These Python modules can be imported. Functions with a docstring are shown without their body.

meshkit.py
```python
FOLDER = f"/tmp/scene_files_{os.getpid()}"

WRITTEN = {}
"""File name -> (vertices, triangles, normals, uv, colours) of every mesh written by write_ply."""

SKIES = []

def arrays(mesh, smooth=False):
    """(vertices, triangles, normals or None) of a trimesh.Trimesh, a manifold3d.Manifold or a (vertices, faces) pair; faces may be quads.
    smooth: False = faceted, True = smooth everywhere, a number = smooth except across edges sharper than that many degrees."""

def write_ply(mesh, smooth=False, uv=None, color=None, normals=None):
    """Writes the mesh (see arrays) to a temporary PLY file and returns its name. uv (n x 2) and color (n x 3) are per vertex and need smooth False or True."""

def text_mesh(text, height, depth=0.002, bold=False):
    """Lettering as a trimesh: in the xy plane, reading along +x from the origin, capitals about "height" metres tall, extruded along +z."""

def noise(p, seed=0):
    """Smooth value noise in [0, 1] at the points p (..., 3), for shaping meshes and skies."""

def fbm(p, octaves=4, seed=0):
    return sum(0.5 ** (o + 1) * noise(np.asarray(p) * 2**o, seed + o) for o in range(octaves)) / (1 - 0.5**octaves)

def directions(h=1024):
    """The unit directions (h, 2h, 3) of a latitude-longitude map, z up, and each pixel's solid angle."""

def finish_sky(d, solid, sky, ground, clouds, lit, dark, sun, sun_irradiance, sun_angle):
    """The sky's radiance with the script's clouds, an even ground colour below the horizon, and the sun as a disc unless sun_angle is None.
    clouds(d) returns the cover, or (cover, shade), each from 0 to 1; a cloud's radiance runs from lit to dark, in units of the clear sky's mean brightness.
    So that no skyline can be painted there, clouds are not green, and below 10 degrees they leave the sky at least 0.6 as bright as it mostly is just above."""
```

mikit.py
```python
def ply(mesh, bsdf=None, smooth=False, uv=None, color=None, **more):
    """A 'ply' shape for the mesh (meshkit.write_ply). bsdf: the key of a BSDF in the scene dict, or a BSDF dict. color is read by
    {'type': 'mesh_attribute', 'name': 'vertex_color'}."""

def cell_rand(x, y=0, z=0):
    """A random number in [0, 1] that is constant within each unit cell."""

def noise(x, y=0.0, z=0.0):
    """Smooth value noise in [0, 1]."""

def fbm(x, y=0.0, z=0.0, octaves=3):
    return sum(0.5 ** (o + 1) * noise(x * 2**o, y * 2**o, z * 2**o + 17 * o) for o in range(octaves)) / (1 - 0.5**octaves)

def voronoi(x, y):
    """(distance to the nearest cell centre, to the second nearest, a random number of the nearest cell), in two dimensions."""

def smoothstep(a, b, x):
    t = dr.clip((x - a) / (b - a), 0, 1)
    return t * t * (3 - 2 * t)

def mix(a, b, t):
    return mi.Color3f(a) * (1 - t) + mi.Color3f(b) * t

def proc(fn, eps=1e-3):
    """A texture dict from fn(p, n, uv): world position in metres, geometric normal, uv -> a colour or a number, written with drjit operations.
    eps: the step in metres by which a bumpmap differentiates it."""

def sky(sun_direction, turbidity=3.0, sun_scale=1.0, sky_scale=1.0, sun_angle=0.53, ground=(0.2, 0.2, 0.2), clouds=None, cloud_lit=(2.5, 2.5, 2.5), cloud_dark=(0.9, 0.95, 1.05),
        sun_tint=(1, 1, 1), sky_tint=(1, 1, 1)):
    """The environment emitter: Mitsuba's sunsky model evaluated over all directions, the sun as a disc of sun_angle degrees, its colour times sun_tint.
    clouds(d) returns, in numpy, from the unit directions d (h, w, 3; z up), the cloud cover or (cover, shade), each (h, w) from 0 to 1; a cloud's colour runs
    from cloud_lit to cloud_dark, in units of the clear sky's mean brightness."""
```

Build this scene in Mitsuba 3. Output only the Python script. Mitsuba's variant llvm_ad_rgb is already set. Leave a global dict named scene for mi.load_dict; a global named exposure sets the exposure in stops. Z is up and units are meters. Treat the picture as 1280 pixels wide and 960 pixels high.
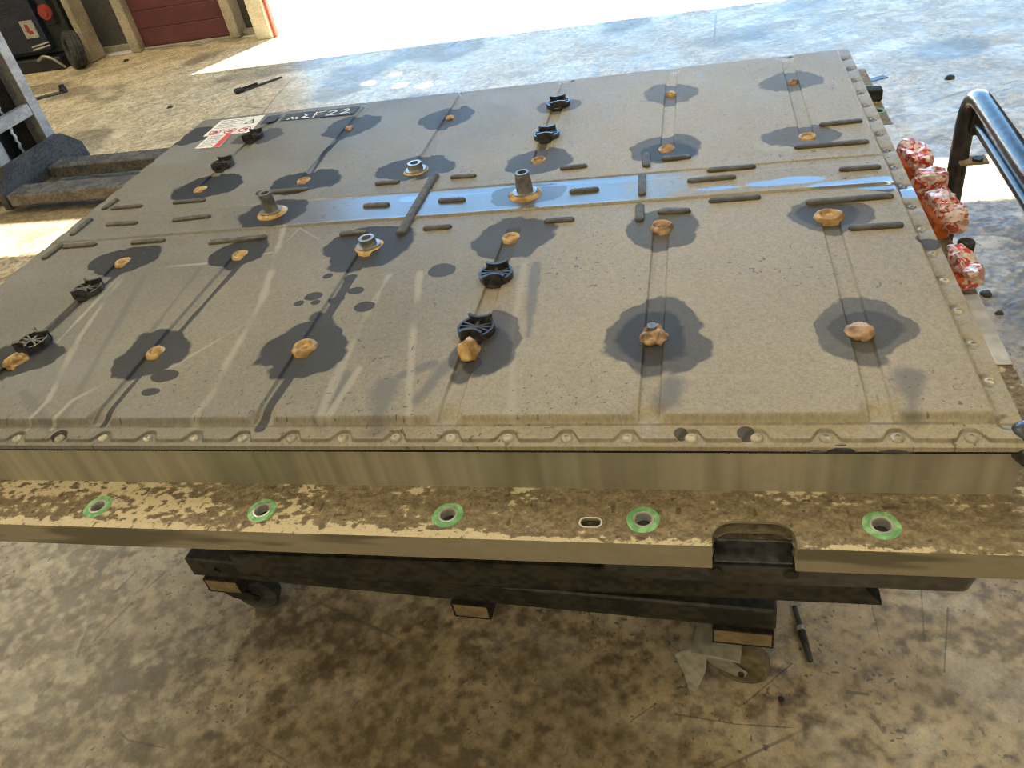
import math, random
import numpy as np
import trimesh
import manifold3d as m3
import drjit as dr
import mitsuba as mi
import mikit
import meshkit
from mikit import proc, noise, fbm, smoothstep, mix, voronoi, cell_rand
from shapely.geometry import Polygon, Point, LineString, box as sbox
from shapely.ops import unary_union

T = mi.ScalarTransform4f
rng = np.random.default_rng(7)
random.seed(7)

# ------------------------------------------------------------------ camera, sky, sun, exposure
scene = {'type': 'scene'}
labels = {}
exposure = 2.0
scene['camera'] = {
    'type': 'perspective', 'fov': 65.82, 'fov_axis': 'x', 'near_clip': 0.05, 'far_clip': 500.0,
    'to_world': T().look_at(origin=[0.5325, -1.560, 1.4835], target=[0.5325 - 0.240, -1.560 + 0.756, 1.4835 - 0.609], up=[0.017, 0.631, 0.776])}
SUN = np.array([0.45, 0.98, 3.9])
scene['sky'] = mikit.sky(SUN, turbidity=2.5, sun_scale=6.0, sky_scale=5.4, ground=(0.35, 0.33, 0.30), sky_tint=(0.82, 1.08, 1.12))
LAMP = (17.5, 16.0, 11.0)
LAMP_SPOTS = [(-4.2, -4.5), (-0.6, -4.5), (3.2, -4.5), (-4.2, -2.0), (4.4, -2.0), (-5.6, 1.2), (-4.4, 3.3), (-6.3, 3.5), (-2.9, 1.9), (2.7, 1.1)]
CEIL = 5.2
# ------------------------------------------------------------------ helpers
def add(key, mesh, bsdf, smooth=False, label=None, cat=None, group=None, kind=None, **kw):
    base, n = key, 0
    while key in scene:
        n += 1
        key = '%s_%03d' % (base, n)
    scene[key] = mikit.ply(mesh, bsdf, smooth=smooth, **kw)
    tag(key, label, cat, group, kind)
    return key

def tag(key, label=None, cat=None, group=None, kind=None):
    d = {}
    if label: d['label'] = label
    if cat: d['category'] = cat
    if group: d['group'] = group
    if kind: d['kind'] = kind
    if d: labels[key] = d

def put(key, shape, loc, rz=0.0, label=None):
    """a copy of a ply dict under a free key, moved"""
    base, n = key, 0
    while key in scene:
        n += 1
        key = '%s_%03d' % (base, n)
    scene[key] = {**shape, 'to_world': T().translate([float(v) for v in loc]).rotate([0, 0, 1], float(rz))}
    if label: tag(key, label)
    return key

def cat_(ms):
    return trimesh.util.concatenate(ms)

def bx(x0, x1, y0, y1, z0, z1, b=0.0):
    if b <= 0:
        m = trimesh.creation.box([x1 - x0, y1 - y0, z1 - z0])
        m.apply_translation([(x0 + x1) / 2, (y0 + y1) / 2, (z0 + z1) / 2])
        return m
    pts = []
    for sx in (0, 1):
        for sy in (0, 1):
            for sz in (0, 1):
                c = np.array([(x0, x1)[sx], (y0, y1)[sy], (z0, z1)[sz]], float)
                d = np.array([1 - 2 * sx, 1 - 2 * sy, 1 - 2 * sz]) * b
                for k in range(3):
                    q = c + d
                    q[k] = c[k]
                    pts.append(q)
    return trimesh.convex.convex_hull(np.array(pts))

def cyl(p0, p1, r, n=24, r2=None):
    p0, p1 = np.asarray(p0, float), np.asarray(p1, float)
    r2 = r if r2 is None else r2
    d = p1 - p0
    L = np.linalg.norm(d)
    d /= L
    a = np.cross(d, [0, 0, 1] if abs(d[2]) < 0.9 else [1, 0, 0])
    a /= np.linalg.norm(a)
    b = np.cross(d, a)
    t = np.arange(n) * 2 * np.pi / n
    ring = np.cos(t)[:, None] * a + np.sin(t)[:, None] * b
    v = np.vstack([p0 + ring * r, p1 + ring * r2, [p0], [p1]])
    i = np.arange(n)
    j = (i + 1) % n
    f = np.vstack([np.stack([i, j, j + n], 1), np.stack([i, j + n, i + n], 1), np.stack([j, i, i * 0 + 2 * n], 1), np.stack([i + n, j + n, i * 0 + 2 * n + 1], 1)])
    m = trimesh.Trimesh(v, f, process=False)
    if m.volume < 0: m.invert()
    return m

def sweep(path, r, n=16, caps=True):
    p = np.asarray(path, float)
    r = np.broadcast_to(r, (len(p),))
    t = np.gradient(p, axis=0)
    t /= np.linalg.norm(t, axis=1, keepdims=True)
    a = np.cross(t[0], [0, 0, 1] if abs(t[0][2]) < 0.9 else [1, 0, 0])
    vs, fs = [], []
    ang = np.arange(n) * 2 * np.pi / n
    for k in range(len(p)):
        a = a - t[k] * np.dot(a, t[k])
        a /= np.linalg.norm(a)
        b = np.cross(t[k], a)
        vs.append(p[k] + r[k] * (np.cos(ang)[:, None] * a + np.sin(ang)[:, None] * b))
    i = np.arange(n)
    j = (i + 1) % n
    for k in range(len(p) - 1):
        o = k * n
        fs.append(np.stack([i + o, j + o, j + o + n], 1))
        fs.append(np.stack([i + o, j + o + n, i + o + n], 1))
    v = np.vstack(vs + [p[:1], p[-1:]])
    c0, c1, o = len(p) * n, len(p) * n + 1, (len(p) - 1) * n
    if caps:
        fs.append(np.stack([j, i, i * 0 + c0], 1))
        fs.append(np.stack([i + o, j + o, i * 0 + c1], 1))
    return trimesh.Trimesh(v, np.vstack(fs), process=False)

def fillet(pts, rad, n=8):
    """polyline with rounded corners"""
    pts = [np.asarray(q, float) for q in pts]
    out = [pts[0]]
    for a, b, c in zip(pts[:-2], pts[1:-1], pts[2:]):
        u, w = (a - b) / np.linalg.norm(a - b), (c - b) / np.linalg.norm(c - b)
        p0, p2 = b + u * rad, b + w * rad
        for t in np.linspace(0, 1, n):
            out.append((1 - t) ** 2 * p0 + 2 * t * (1 - t) * b + t * t * p2)
    out.append(pts[-1])
    return np.array(out)

def extr(poly, z0, z1):
    cs = m3.CrossSection([])
    for g in (list(poly.geoms) if hasattr(poly, 'geoms') else [poly]):
        rings = [np.array(g.exterior.coords)[:-1]] + [np.array(r.coords)[:-1] for r in g.interiors]
        cs = cs + m3.CrossSection([r.tolist() for r in rings], m3.FillRule.EvenOdd)
    q = m3.Manifold.extrude(cs, z1 - z0).translate((0, 0, z0)).to_mesh()
    return trimesh.Trimesh(np.array(q.vert_properties[:, :3], float), np.array(q.tri_verts), process=False)

def lathe(prof, n=24):
    prof = np.asarray(prof, float)
    t = np.arange(n) * 2 * np.pi / n
    v = np.vstack([np.stack([np.cos(t) * r, np.sin(t) * r, t * 0 + z], 1) for r, z in prof])
    i = np.arange(n)
    j = (i + 1) % n
    f = []
    for k in range(len(prof) - 1):
        o = k * n
        f += [np.stack([i + o, j + o, j + o + n], 1), np.stack([i + o, j + o + n, i + o + n], 1)]
    m = trimesh.Trimesh(v, np.vstack(f), process=True)
    m.update_faces(m.nondegenerate_faces())
    return m

def rot(m, deg, axis=(0, 0, 1), at=(0, 0, 0)):
    m = m.copy()
    m.apply_transform(trimesh.transformations.rotation_matrix(math.radians(deg), axis, at))
    return m

def mv(m, x=0, y=0, z=0):
    m = m.copy()
    m.apply_translation([x, y, z])
    return m

def lump(r, h, seed, amp=0.35, freq=70, sub=3):
    """an irregular flattened mound sitting on z = 0"""
    m = trimesh.creation.icosphere(subdivisions=sub)
    v = m.vertices.copy()
    o = np.array([seed * 3.7, seed * 1.3, seed * 2.9])
    q = v * r
    k = 1 + amp * (2 * meshkit.fbm(q * freq + o, 3) - 1) + 0.25 * (2 * meshkit.noise(q * freq * 0.35 + o + 9) - 1)
    v = v * k[:, None]
    v[:, 0] *= r
    v[:, 1] *= r
    v[:, 2] = np.where(v[:, 2] < -0.05, -0.05, v[:, 2]) * h
    return trimesh.Trimesh(v, m.faces, process=False)

# ------------------------------------------------------------------ materials
def mat(key, color, rough=0.5, metal=0.0, spec=0.5, coat=0.0, coat_gloss=0.9, bump=None, bump_scale=0.001, eps=1e-3):
    d = {'type': 'principled', 'roughness': rough if not callable(rough) else proc(rough), 'metallic': proc(metal) if callable(metal) else metal, 'specular': spec}
    d['base_color'] = proc(color) if callable(color) else {'type': 'rgb', 'value': list(color)}
    if coat: d.update(clearcoat=coat, clearcoat_gloss=coat_gloss)
    if bump is not None:
        d = {'type': 'bumpmap', 'arbitrary': {**proc(bump, eps)}, 'scale': bump_scale, 'bsdf': d}
    scene[key] = {'type': 'twosided', 'bsdf': d}

def grime(c0, c1, f=14.0, lo=0.35, hi=0.65, f2=90.0):
    def fn(p, n, uv):
        t = 0.65 * fbm(p.x * f, p.y * f, p.z * f, 3) + 0.35 * noise(p.x * f2, p.y * f2, p.z * f2)
        return mix(c0, c1, smoothstep(lo, hi, t))
    return fn
# rust, water and dust marks on the lid: (x, y, rx, ry, strength), and polylines (x0, y0, x1, y1, width)
STAINS=[
(0.753,-0.531,0.065,0.082,0.8),(0.452,-0.536,0.077,0.099,0.9),(0.186,-0.544,0.063,0.094,0.85),(-0.146,-0.544,0.078,0.081,1),(-0.455,-0.538,0.075,0.071,1),(-0.751,-0.537,0.078,0.069,1),(0.748,-0.172,0.073,0.068,0.85),(0.449,-0.184,0.072,0.08,0.9),(0.159,-0.185,0.077,0.087,0.95),(-0.151,-0.184,0.098,0.087,1),(-0.455,-0.176,0.063,0.066,1),(-0.746,-0.176,0.087,0.065,1),(0.745,0.193,0.077,0.056,0.85),(0.449,0.188,0.082,0.076,0.9),(0.156,0.183,0.079,0.07,0.95),(-0.148,0.202,0.106,0.069,0.95),(-0.452,0.18,0.091,0.07,1),(-0.746,0.198,0.098,0.079,1),(0.75,0.537,0.074,0.069,0.8),(0.451,0.541,0.07,0.071,0.8),(0.156,0.537,0.059,0.049,0.7),(-0.154,0.532,0.075,0.082,0.9),(-0.454,0.543,0.082,0.085,0.9),(-0.74,0.54,0.083,0.061,0.7),(0.155,0.008,0.081,0.052,0.6),(-0.458,0.004,0.081,0.069,0.95),(-0.392,-0.61,0.026,0.018,1),(-0.393,-0.654,0.018,0.011,1),(-0.199,-0.369,0.019,0.015,1),(-0.222,-0.393,0.009,0.009,1),(-0.187,-0.392,0.01,0.009,1),(-0.149,-0.381,0.017,0.014,1),(-0.117,-0.356,0.02,0.015,1),(-0.079,-0.414,0.018,0.016,1),(0.042,-0.298,0.027,0.024,0.9),(-0.148,-0.301,0.014,0.015,1),(-1.004,0.601,0.085,0.072,0.9),(-0.199,-0.296,0.009,0.009,1),(0.898,-0.279,0.020,0.018,1),(0.496,-0.748,0.011,0.012,1),(0.581,-0.748,0.011,0.012,1),(-0.519,-0.750,0.014,0.013,1),]
INNER=[
(0.758,-0.536,0.046,0.053),(0.446,-0.54,0.055,0.069),(0.191,-0.566,0.046,0.065),(0.744,-0.171,0.054,0.049),(0.46,0.168,0.064,0.053),]
WETL=[
(-0.431,-0.226,-0.436,-0.326,0.01),(-0.436,-0.326,-0.439,-0.501,0.01),(-0.438,-0.574,-0.447,-0.627,0.006),(-0.447,-0.627,-0.447,-0.726,0.006),(-0.729,-0.230,-0.743,-0.301,0.012),(-0.757,-0.340,-0.757,-0.449,0.008),(-0.148,-0.301,-0.146,-0.454,0.012),(-0.146,-0.454,-0.148,-0.528,0.012),(-0.144,-0.585,-0.150,-0.680,0.01),(-0.150,-0.680,-0.150,-0.734,0.01),(-0.160,-0.440,-0.093,-0.530,0.02),(0.156,-0.257,0.152,-0.301,0.016),(0.168,-0.597,0.155,-0.627,0.018),(0.152,0.234,0.155,0.320,0.01),(-0.454,0.543,-0.465,0.365,0.006),(-0.465,0.365,-0.450,0.212,0.006),(0.842,-0.079,0.866,-0.090,0.01),]
PALE=[
(-0.394,-0.071,-0.312,-0.360,0.014),(-0.312,-0.360,-0.298,-0.444,0.014),(-0.298,-0.444,-0.286,-0.568,0.014),(-0.286,-0.568,-0.272,-0.657,0.014),(-0.272,-0.657,-0.271,-0.727,0.014),(-0.301,-0.449,-0.377,-0.565,0.006),(-0.377,-0.565,-0.420,-0.632,0.006),(-0.339,-0.175,-0.496,-0.213,0.006),(-0.496,-0.213,-0.652,-0.220,0.006),(-0.003,-0.300,0.049,-0.537,0.012),(0.049,-0.537,0.097,-0.722,0.012),(-0.066,-0.309,-0.065,-0.459,0.012),(-0.065,-0.459,-0.061,-0.577,0.012),(-0.061,-0.577,-0.049,-0.720,0.012),(0.202,-0.291,0.221,-0.523,0.012),(0.221,-0.523,0.257,-0.723,0.012),(-0.719,-0.196,-0.661,-0.476,0.01),(-0.661,-0.476,-0.591,-0.672,0.01),(-0.591,-0.672,-0.594,-0.755,0.01),(-0.484,-0.608,-0.540,-0.673,0.008),(-0.540,-0.673,-0.544,-0.735,0.008),(-0.277,-0.141,-0.352,-0.077,0.006),(-0.352,-0.077,-0.358,-0.131,0.006),(-0.036,-0.720,-0.024,-0.601,0.01),(0.134,-0.722,0.157,-0.607,0.012),(-0.717,-0.248,-0.699,-0.527,0.008),]
DARKL=[
(0.039,-0.644,0.050,-0.739,0.02),(0.098,-0.685,0.128,-0.595,0.014),(-0.045,-0.621,-0.049,-0.720,0.012),(-0.652,-0.254,-0.554,-0.605,0.008),(-0.554,-0.605,-0.526,-0.715,0.008),(-0.661,-0.648,-0.544,-0.735,0.012),(0.054,-0.624,0.100,-0.594,0.01),(0.483,-0.656,0.475,-0.691,0.02),(0.802,-0.647,0.788,-0.721,0.02),(-0.524,-0.233,-0.496,-0.536,0.006),(0.225,-0.293,0.248,-0.525,0.008),]
PILLS=[
(-0.970,0.109,-0.882,0.110),(-0.786,0.113,-0.697,0.112),(-0.555,0.129,-0.418,0.128),(-0.920,0.011,-0.831,0.007),(-0.724,0.005,-0.628,0.012),(-0.976,-0.091,-0.887,-0.090),(-0.780,-0.095,-0.694,-0.094),(-0.558,-0.121,-0.420,-0.113),(-0.235,-0.121,-0.177,-0.122),(-0.042,-0.122,0.015,-0.122),(-0.233,0.127,-0.177,0.126),(-0.043,0.128,0.014,0.126),(-0.222,0.005,-0.163,0.003),(-0.041,0.004,0.017,-0.001),(0.219,-0.126,0.275,-0.127),(0.219,0.126,0.275,0.128),(0.256,-0.002,0.313,0.000),(0.446,0.132,0.503,0.129),(0.542,0.048,0.634,0.050),(0.502,0.005,0.593,0.008),(0.544,-0.088,0.636,-0.086),(0.721,-0.123,0.867,-0.120),(0.723,0.133,0.863,0.131),(0.785,0.242,0.867,0.244),(0.795,0.004,0.865,0.002),(0.446,-0.121,0.503,-0.123),(0.781,-0.231,0.864,-0.230),(0.404,0.054,0.409,-0.042),(0.407,0.166,0.411,0.098),(0.406,-0.084,0.410,-0.152),(-0.091,0.150,-0.090,-0.143),(-0.995,0.051,-0.994,-0.033),(-0.990,0.163,-0.997,0.109),(-0.989,-0.081,-0.995,-0.146),]
WETGLOSS = [(0.66, -0.030, 0.055, 0.014), (0.705, -0.026, 0.06, 0.016), (0.80, -0.058, 0.075, 0.016), (0.86, -0.062, 0.05, 0.026), (0.905, -0.075, 0.03, 0.03), (-0.122, 0.028, 0.024, 0.014), (0.02, 0.03, 0.06, 0.004), (0.30, 0.040, 0.14, 0.004), (0.56, -0.035, 0.05, 0.008)]

def ell(x, y, s, w, seed=0.0):
    return dr.sqrt(dr.square((x - s[0]) / s[2]) + dr.square((y - s[1]) / s[3]))

def seg(x, y, s):
    ax, ay, bx_, by = s[:4]
    dx, dy = bx_ - ax, by - ay
    t = dr.clip(((x - ax) * dx + (y - ay) * dy) / (dx * dx + dy * dy), 0, 1)
    return dr.sqrt(dr.square(x - ax - t * dx) + dr.square(y - ay - t * dy))

def lid_masks(p):
    x, y = p.x, p.y
    w = (fbm(x * 17, y * 17, 3.0, 3) - 0.5)
    w2 = noise(x * 130, y * 130, 1.0) - 0.5
    d = w * 0.62 + w2 * 0.05
    stain = mi.Float(0)
    for s in STAINS:
        stain = dr.maximum(stain, s[4] * smoothstep(1.06, 0.97, ell(x, y, s, w) + d))
    for s in WETL:
        stain = dr.maximum(stain, 0.95 * smoothstep(1.15, 0.75, seg(x, y, s) / s[4] + d))
    inner = mi.Float(0)
    for s in INNER:
        inner = dr.maximum(inner, smoothstep(1.1, 0.9, ell(x, y, s, w) + d))
    soft = fbm(x * 9, y * 9, 8.0, 2)
    pale = mi.Float(0)
    for s in PALE:
        pale = dr.maximum(pale, smoothstep(1.3, 0.1, seg(x, y, s) / (s[4] * 0.68) + w * 1.5) * smoothstep(0.30, 0.65, soft + 0.10))
    pale = dr.maximum(pale, 0.9 * smoothstep(1.2, 0.5, ell(x, y, (0.70, 0.150, 0.075, 0.022), 0) + w * 2.0))
    pale = dr.maximum(pale, smoothstep(1.2, 0.6, seg(x, y, (0.33, 0.030, 0.86, 0.036)) / 0.0018 + w))
    dark = mi.Float(0)
    for s in DARKL:
        dark = dr.maximum(dark, smoothstep(1.5, 0.3, seg(x, y, s) / s[4] + w * 1.5))
    wet = mi.Float(0)
    for s in WETGLOSS:
        wet = dr.maximum(wet, smoothstep(1.05, 0.9, ell(x, y, s, w) + d * 0.8))
    rail = smoothstep(0.064, 0.060, dr.abs(y)) * smoothstep(0.60, 0.36, x + 0.25 * w) * smoothstep(-0.75, -0.25, x)
    return stain, inner, pale, dark, wet, rail

def lid_color(p, n, uv):
    x, y = p.x, p.y
    stain, inner, pale, dark, wet, rail = lid_masks(p)
    big = fbm(x * 2.3, y * 2.3, 5.0, 3)
    fine = noise(x * 420, y * 420, 2.0)
    fine2 = noise(x * 190, y * 190, 4.0)
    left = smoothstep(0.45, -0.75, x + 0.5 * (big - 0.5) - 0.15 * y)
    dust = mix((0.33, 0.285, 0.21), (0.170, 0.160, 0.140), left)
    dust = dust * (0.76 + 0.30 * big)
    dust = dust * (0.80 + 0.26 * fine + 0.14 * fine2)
    dust = mix(dust, (0.20, 0.205, 0.215), dr.maximum(rail * 0.75, 0.35 * smoothstep(0.52, 0.72, fbm(x * 3.0 + 9, y * 7.0, 1.0, 3)) * left))
    dust = mix(dust, (0.12, 0.12, 0.117), dark * 0.7)
    dust = mix(dust, (0.37, 0.345, 0.285), pale * 0.66)
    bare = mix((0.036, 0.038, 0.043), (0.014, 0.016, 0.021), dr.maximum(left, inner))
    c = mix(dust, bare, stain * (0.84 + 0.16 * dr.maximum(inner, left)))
    grit = smoothstep(0.88, 0.93, noise(x * 170, y * 170, 7.0)) * smoothstep(0.5, 0.62, fbm(x * 6, y * 6, 12.0, 2))
    c = mix(c, (0.06, 0.055, 0.05), grit * 0.6)
    # darker tone along the pressed crease that swings round the rivets, and at the foot of the ramp
    crease = mi.Float(0)
    du = x + 0.602 - 0.0855 * dr.floor((x + 0.602) / 0.0855 + 0.5)
    wv = 0.0075 + 0.0195 * dr.exp(-dr.square(dr.square(du / 0.0150)))
    crease = dr.maximum(crease, smoothstep(0.0032, 0.0008, dr.abs(y + 0.768 - wv)))
    dv = y + 0.7287 - 0.0842 * dr.floor((y + 0.7287) / 0.0842 + 0.5)
    rv = dr.sqrt(dr.square(dv) + dr.square(x - 0.899))
    crease = dr.maximum(crease, smoothstep(0.0050, 0.0010, dr.abs(rv - 0.0125)) * smoothstep(0.904, 0.896, x))
    crease = dr.maximum(crease, 0.8 * smoothstep(0.0035, 0.001, dr.abs(y + 0.7300)))
    crease = dr.maximum(crease, 0.5 * smoothstep(0.0022, 0.0006, dr.abs(dr.abs(y) - 0.0702)) * smoothstep(0.87, 0.85, x))
    c = mix(c, (0.075, 0.062, 0.042), crease * (0.22 + 0.5 * noise(x * 60, y * 60, 3.0)))
    return mix(c, (0.22, 0.235, 0.26), wet * 0.8)

def lid_metal(p, n, uv):
    stain, inner, pale, dark, wet, rail = lid_masks(p)
    x, y = p.x, p.y
    w = fbm(x * 12, y * 12, 21.0, 3) - 0.5
    glow = smoothstep(0.17, 0.06, dr.abs(y + 0.02) + 0.10 * w) * smoothstep(0.75, 0.35, x + 0.5 * w) * smoothstep(-0.60, -0.10, x) * (1 - stain) * 0.16
    return dr.maximum(dr.maximum(rail * 0.62 * (1 - 0.6 * stain), glow), wet * 0.45)

def lid_rough(p, n, uv):
    stain, inner, pale, dark, wet, rail = lid_masks(p)
    r = 0.52 + 0.05 * stain - 0.24 * rail + 0.08 * pale
    return dr.lerp(r + 0.08 * (noise(p.x * 30, p.y * 30) - 0.5), mi.Float(0.09), wet)

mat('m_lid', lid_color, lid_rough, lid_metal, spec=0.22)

SCRATCH=[(-0.938,-0.725,-0.954,-0.682,0.007),(-0.954,-0.682,-0.960,-0.642,0.007),(-0.922,-0.684,-0.905,-0.634,0.006),(-0.905,-0.634,-0.885,-0.572,0.006),(-0.866,-0.522,-0.846,-0.475,0.006),(-0.950,-0.536,-0.931,-0.474,0.004),(0.462,-0.748,0.574,-0.758,0.002),(0.574,-0.758,0.675,-0.756,0.002),(0.966,-0.382,0.941,-0.550,0.002),(0.853,-0.399,0.859,-0.556,0.0015),(0.590,-0.716,0.686,-0.622,0.002),(-2.204,3.048,-2.265,3.425,0.006),(-2.265,3.425,-2.289,3.717,0.006),(0.423,-0.730,0.379,-0.767,0.002),(-0.711,-0.892,-0.681,-0.907,0.003),(-0.681,-0.907,-0.587,-0.915,0.003),(0.819,-0.720,0.834,-0.749,0.005),(0.783,-0.675,0.818,-0.677,0.004),(0.123,2.726,0.105,3.119,0.006),(0.606,3.527,0.625,4.033,0.008),(0.962,-0.619,1.001,-0.471,0.002),(-1.203,4.066,-1.103,4.407,0.02),(-0.960,-0.779,-0.966,-0.830,0.006),]

def floor_color(p, n, uv):
    x, y = p.x, p.y
    a = fbm(x * 0.9 + 3, y * 0.9, 0.0, 3)
    b = fbm(x * 6.5, y * 6.5, 2.0, 5)
    c = fbm(x * 50, y * 50, 4.0, 4)
    f = noise(x * 230, y * 230, 1.0)
    t = smoothstep(0.35, 0.64, 0.28 * a + 0.30 * b + 0.42 * c)
    t = dr.lerp(t, mi.Float(0.62), 0.45 * smoothstep(0.9, 2.2, y))
    lane = fbm((x * 0.80 + y * 0.60) * 2.2, (-x * 0.60 + y * 0.80) * 17, 3.0, 4)
    t = dr.clip(t + 0.9 * (lane - 0.5), 0, 1)
    col = mix((0.128, 0.094, 0.054), (0.345, 0.272, 0.172), t)
    grey = smoothstep(0.0, -0.7, x - 0.35 * y * 0) * smoothstep(0.6, -0.4, y)
    col = mix(col, mix((0.125, 0.101, 0.078), (0.27, 0.224, 0.175), t), grey * 0.8)
    worn = smoothstep(0.54, 0.66, fbm(x * 9.0 + 20, y * 13.0, 6.0, 5))
    col = mix(col, (0.46, 0.41, 0.32), worn * (0.30 + 0.35 * smoothstep(0.3, 1.2, x)))
    col = mix(col, col * 0.95 + mi.Color3f(0.15, 0.125, 0.075), smoothstep(1.0, 2.6, y))  # far floor made paler in colour, standing in for stronger light there
    painted_shadow = smoothstep(1.25, 0.55, dr.sqrt(dr.square((x - 0.10) / 0.52) + dr.square((y + 0.92) / 0.30)) + 1.1 * (b - 0.5))  # shadow of the person at the camera, painted into the floor colour
    col = mix(col, (0.085, 0.064, 0.034), painted_shadow * 0.55)
    oil = smoothstep(0.60, 0.72, fbm(x * 1.7 + 7, y * 1.7 + 2, 9.0, 3)) 
    col = mix(col, (0.085, 0.068, 0.045), oil * 0.6)
    pit = smoothstep(0.80, 0.9, 0.6 * noise(x * 85, y * 85, 3.0) + 0.4 * noise(x * 200, y * 200, 3.0) + 0.08) * smoothstep(0.45, 0.6, b)
    col = mix(col, (0.075, 0.06, 0.045), pit * 0.8)
    u, v = x * 0.86 + y * 0.5, -x * 0.5 + y * 0.86
    scr = smoothstep(0.84, 0.92, noise(u * 3.2, v * 110, 5.0)) * smoothstep(0.5, 0.65, fbm(u * 2, v * 3, 8.0, 2))
    u2, v2 = x * 0.94 - y * 0.34, x * 0.34 + y * 0.94
    scr2 = smoothstep(0.90, 0.95, noise(u2 * 2.2, v2 * 55, 6.0)) * smoothstep(0.5, 0.65, fbm(u2 * 1.5, v2 * 3, 18.0, 2))
    col = mix(col, (0.08, 0.07, 0.06), dr.maximum(scr, scr2) * 0.6)
    sc = mi.Float(0)
    for s in SCRATCH:
        sc = dr.maximum(sc, smoothstep(1.1, 0.5, seg(x, y, s) / s[4] + 1.2 * (c - 0.5)))
    col = mix(col, (0.055, 0.045, 0.035), sc * 0.55)
    g = noise(x * 480, y * 480, 5.0)
    return col * (0.56 + 0.56 * c + 0.20 * f + 0.18 * g)

def floor_rough(p, n, uv):
    return 0.30 + 0.22 * fbm(p.x * 6, p.y * 6, 2.0, 3) + 0.12 * noise(p.x * 45, p.y * 45, 4.0)

def floor_bump(p, n, uv):
    return 0.6 * fbm(p.x * 22, p.y * 22, 1.0, 3) + 0.4 * noise(p.x * 90, p.y * 90, 2.0)

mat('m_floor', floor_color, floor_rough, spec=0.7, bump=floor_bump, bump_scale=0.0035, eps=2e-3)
mat('m_outside', grime((0.42, 0.40, 0.36), (0.58, 0.56, 0.52), 1.2), 0.8)

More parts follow.
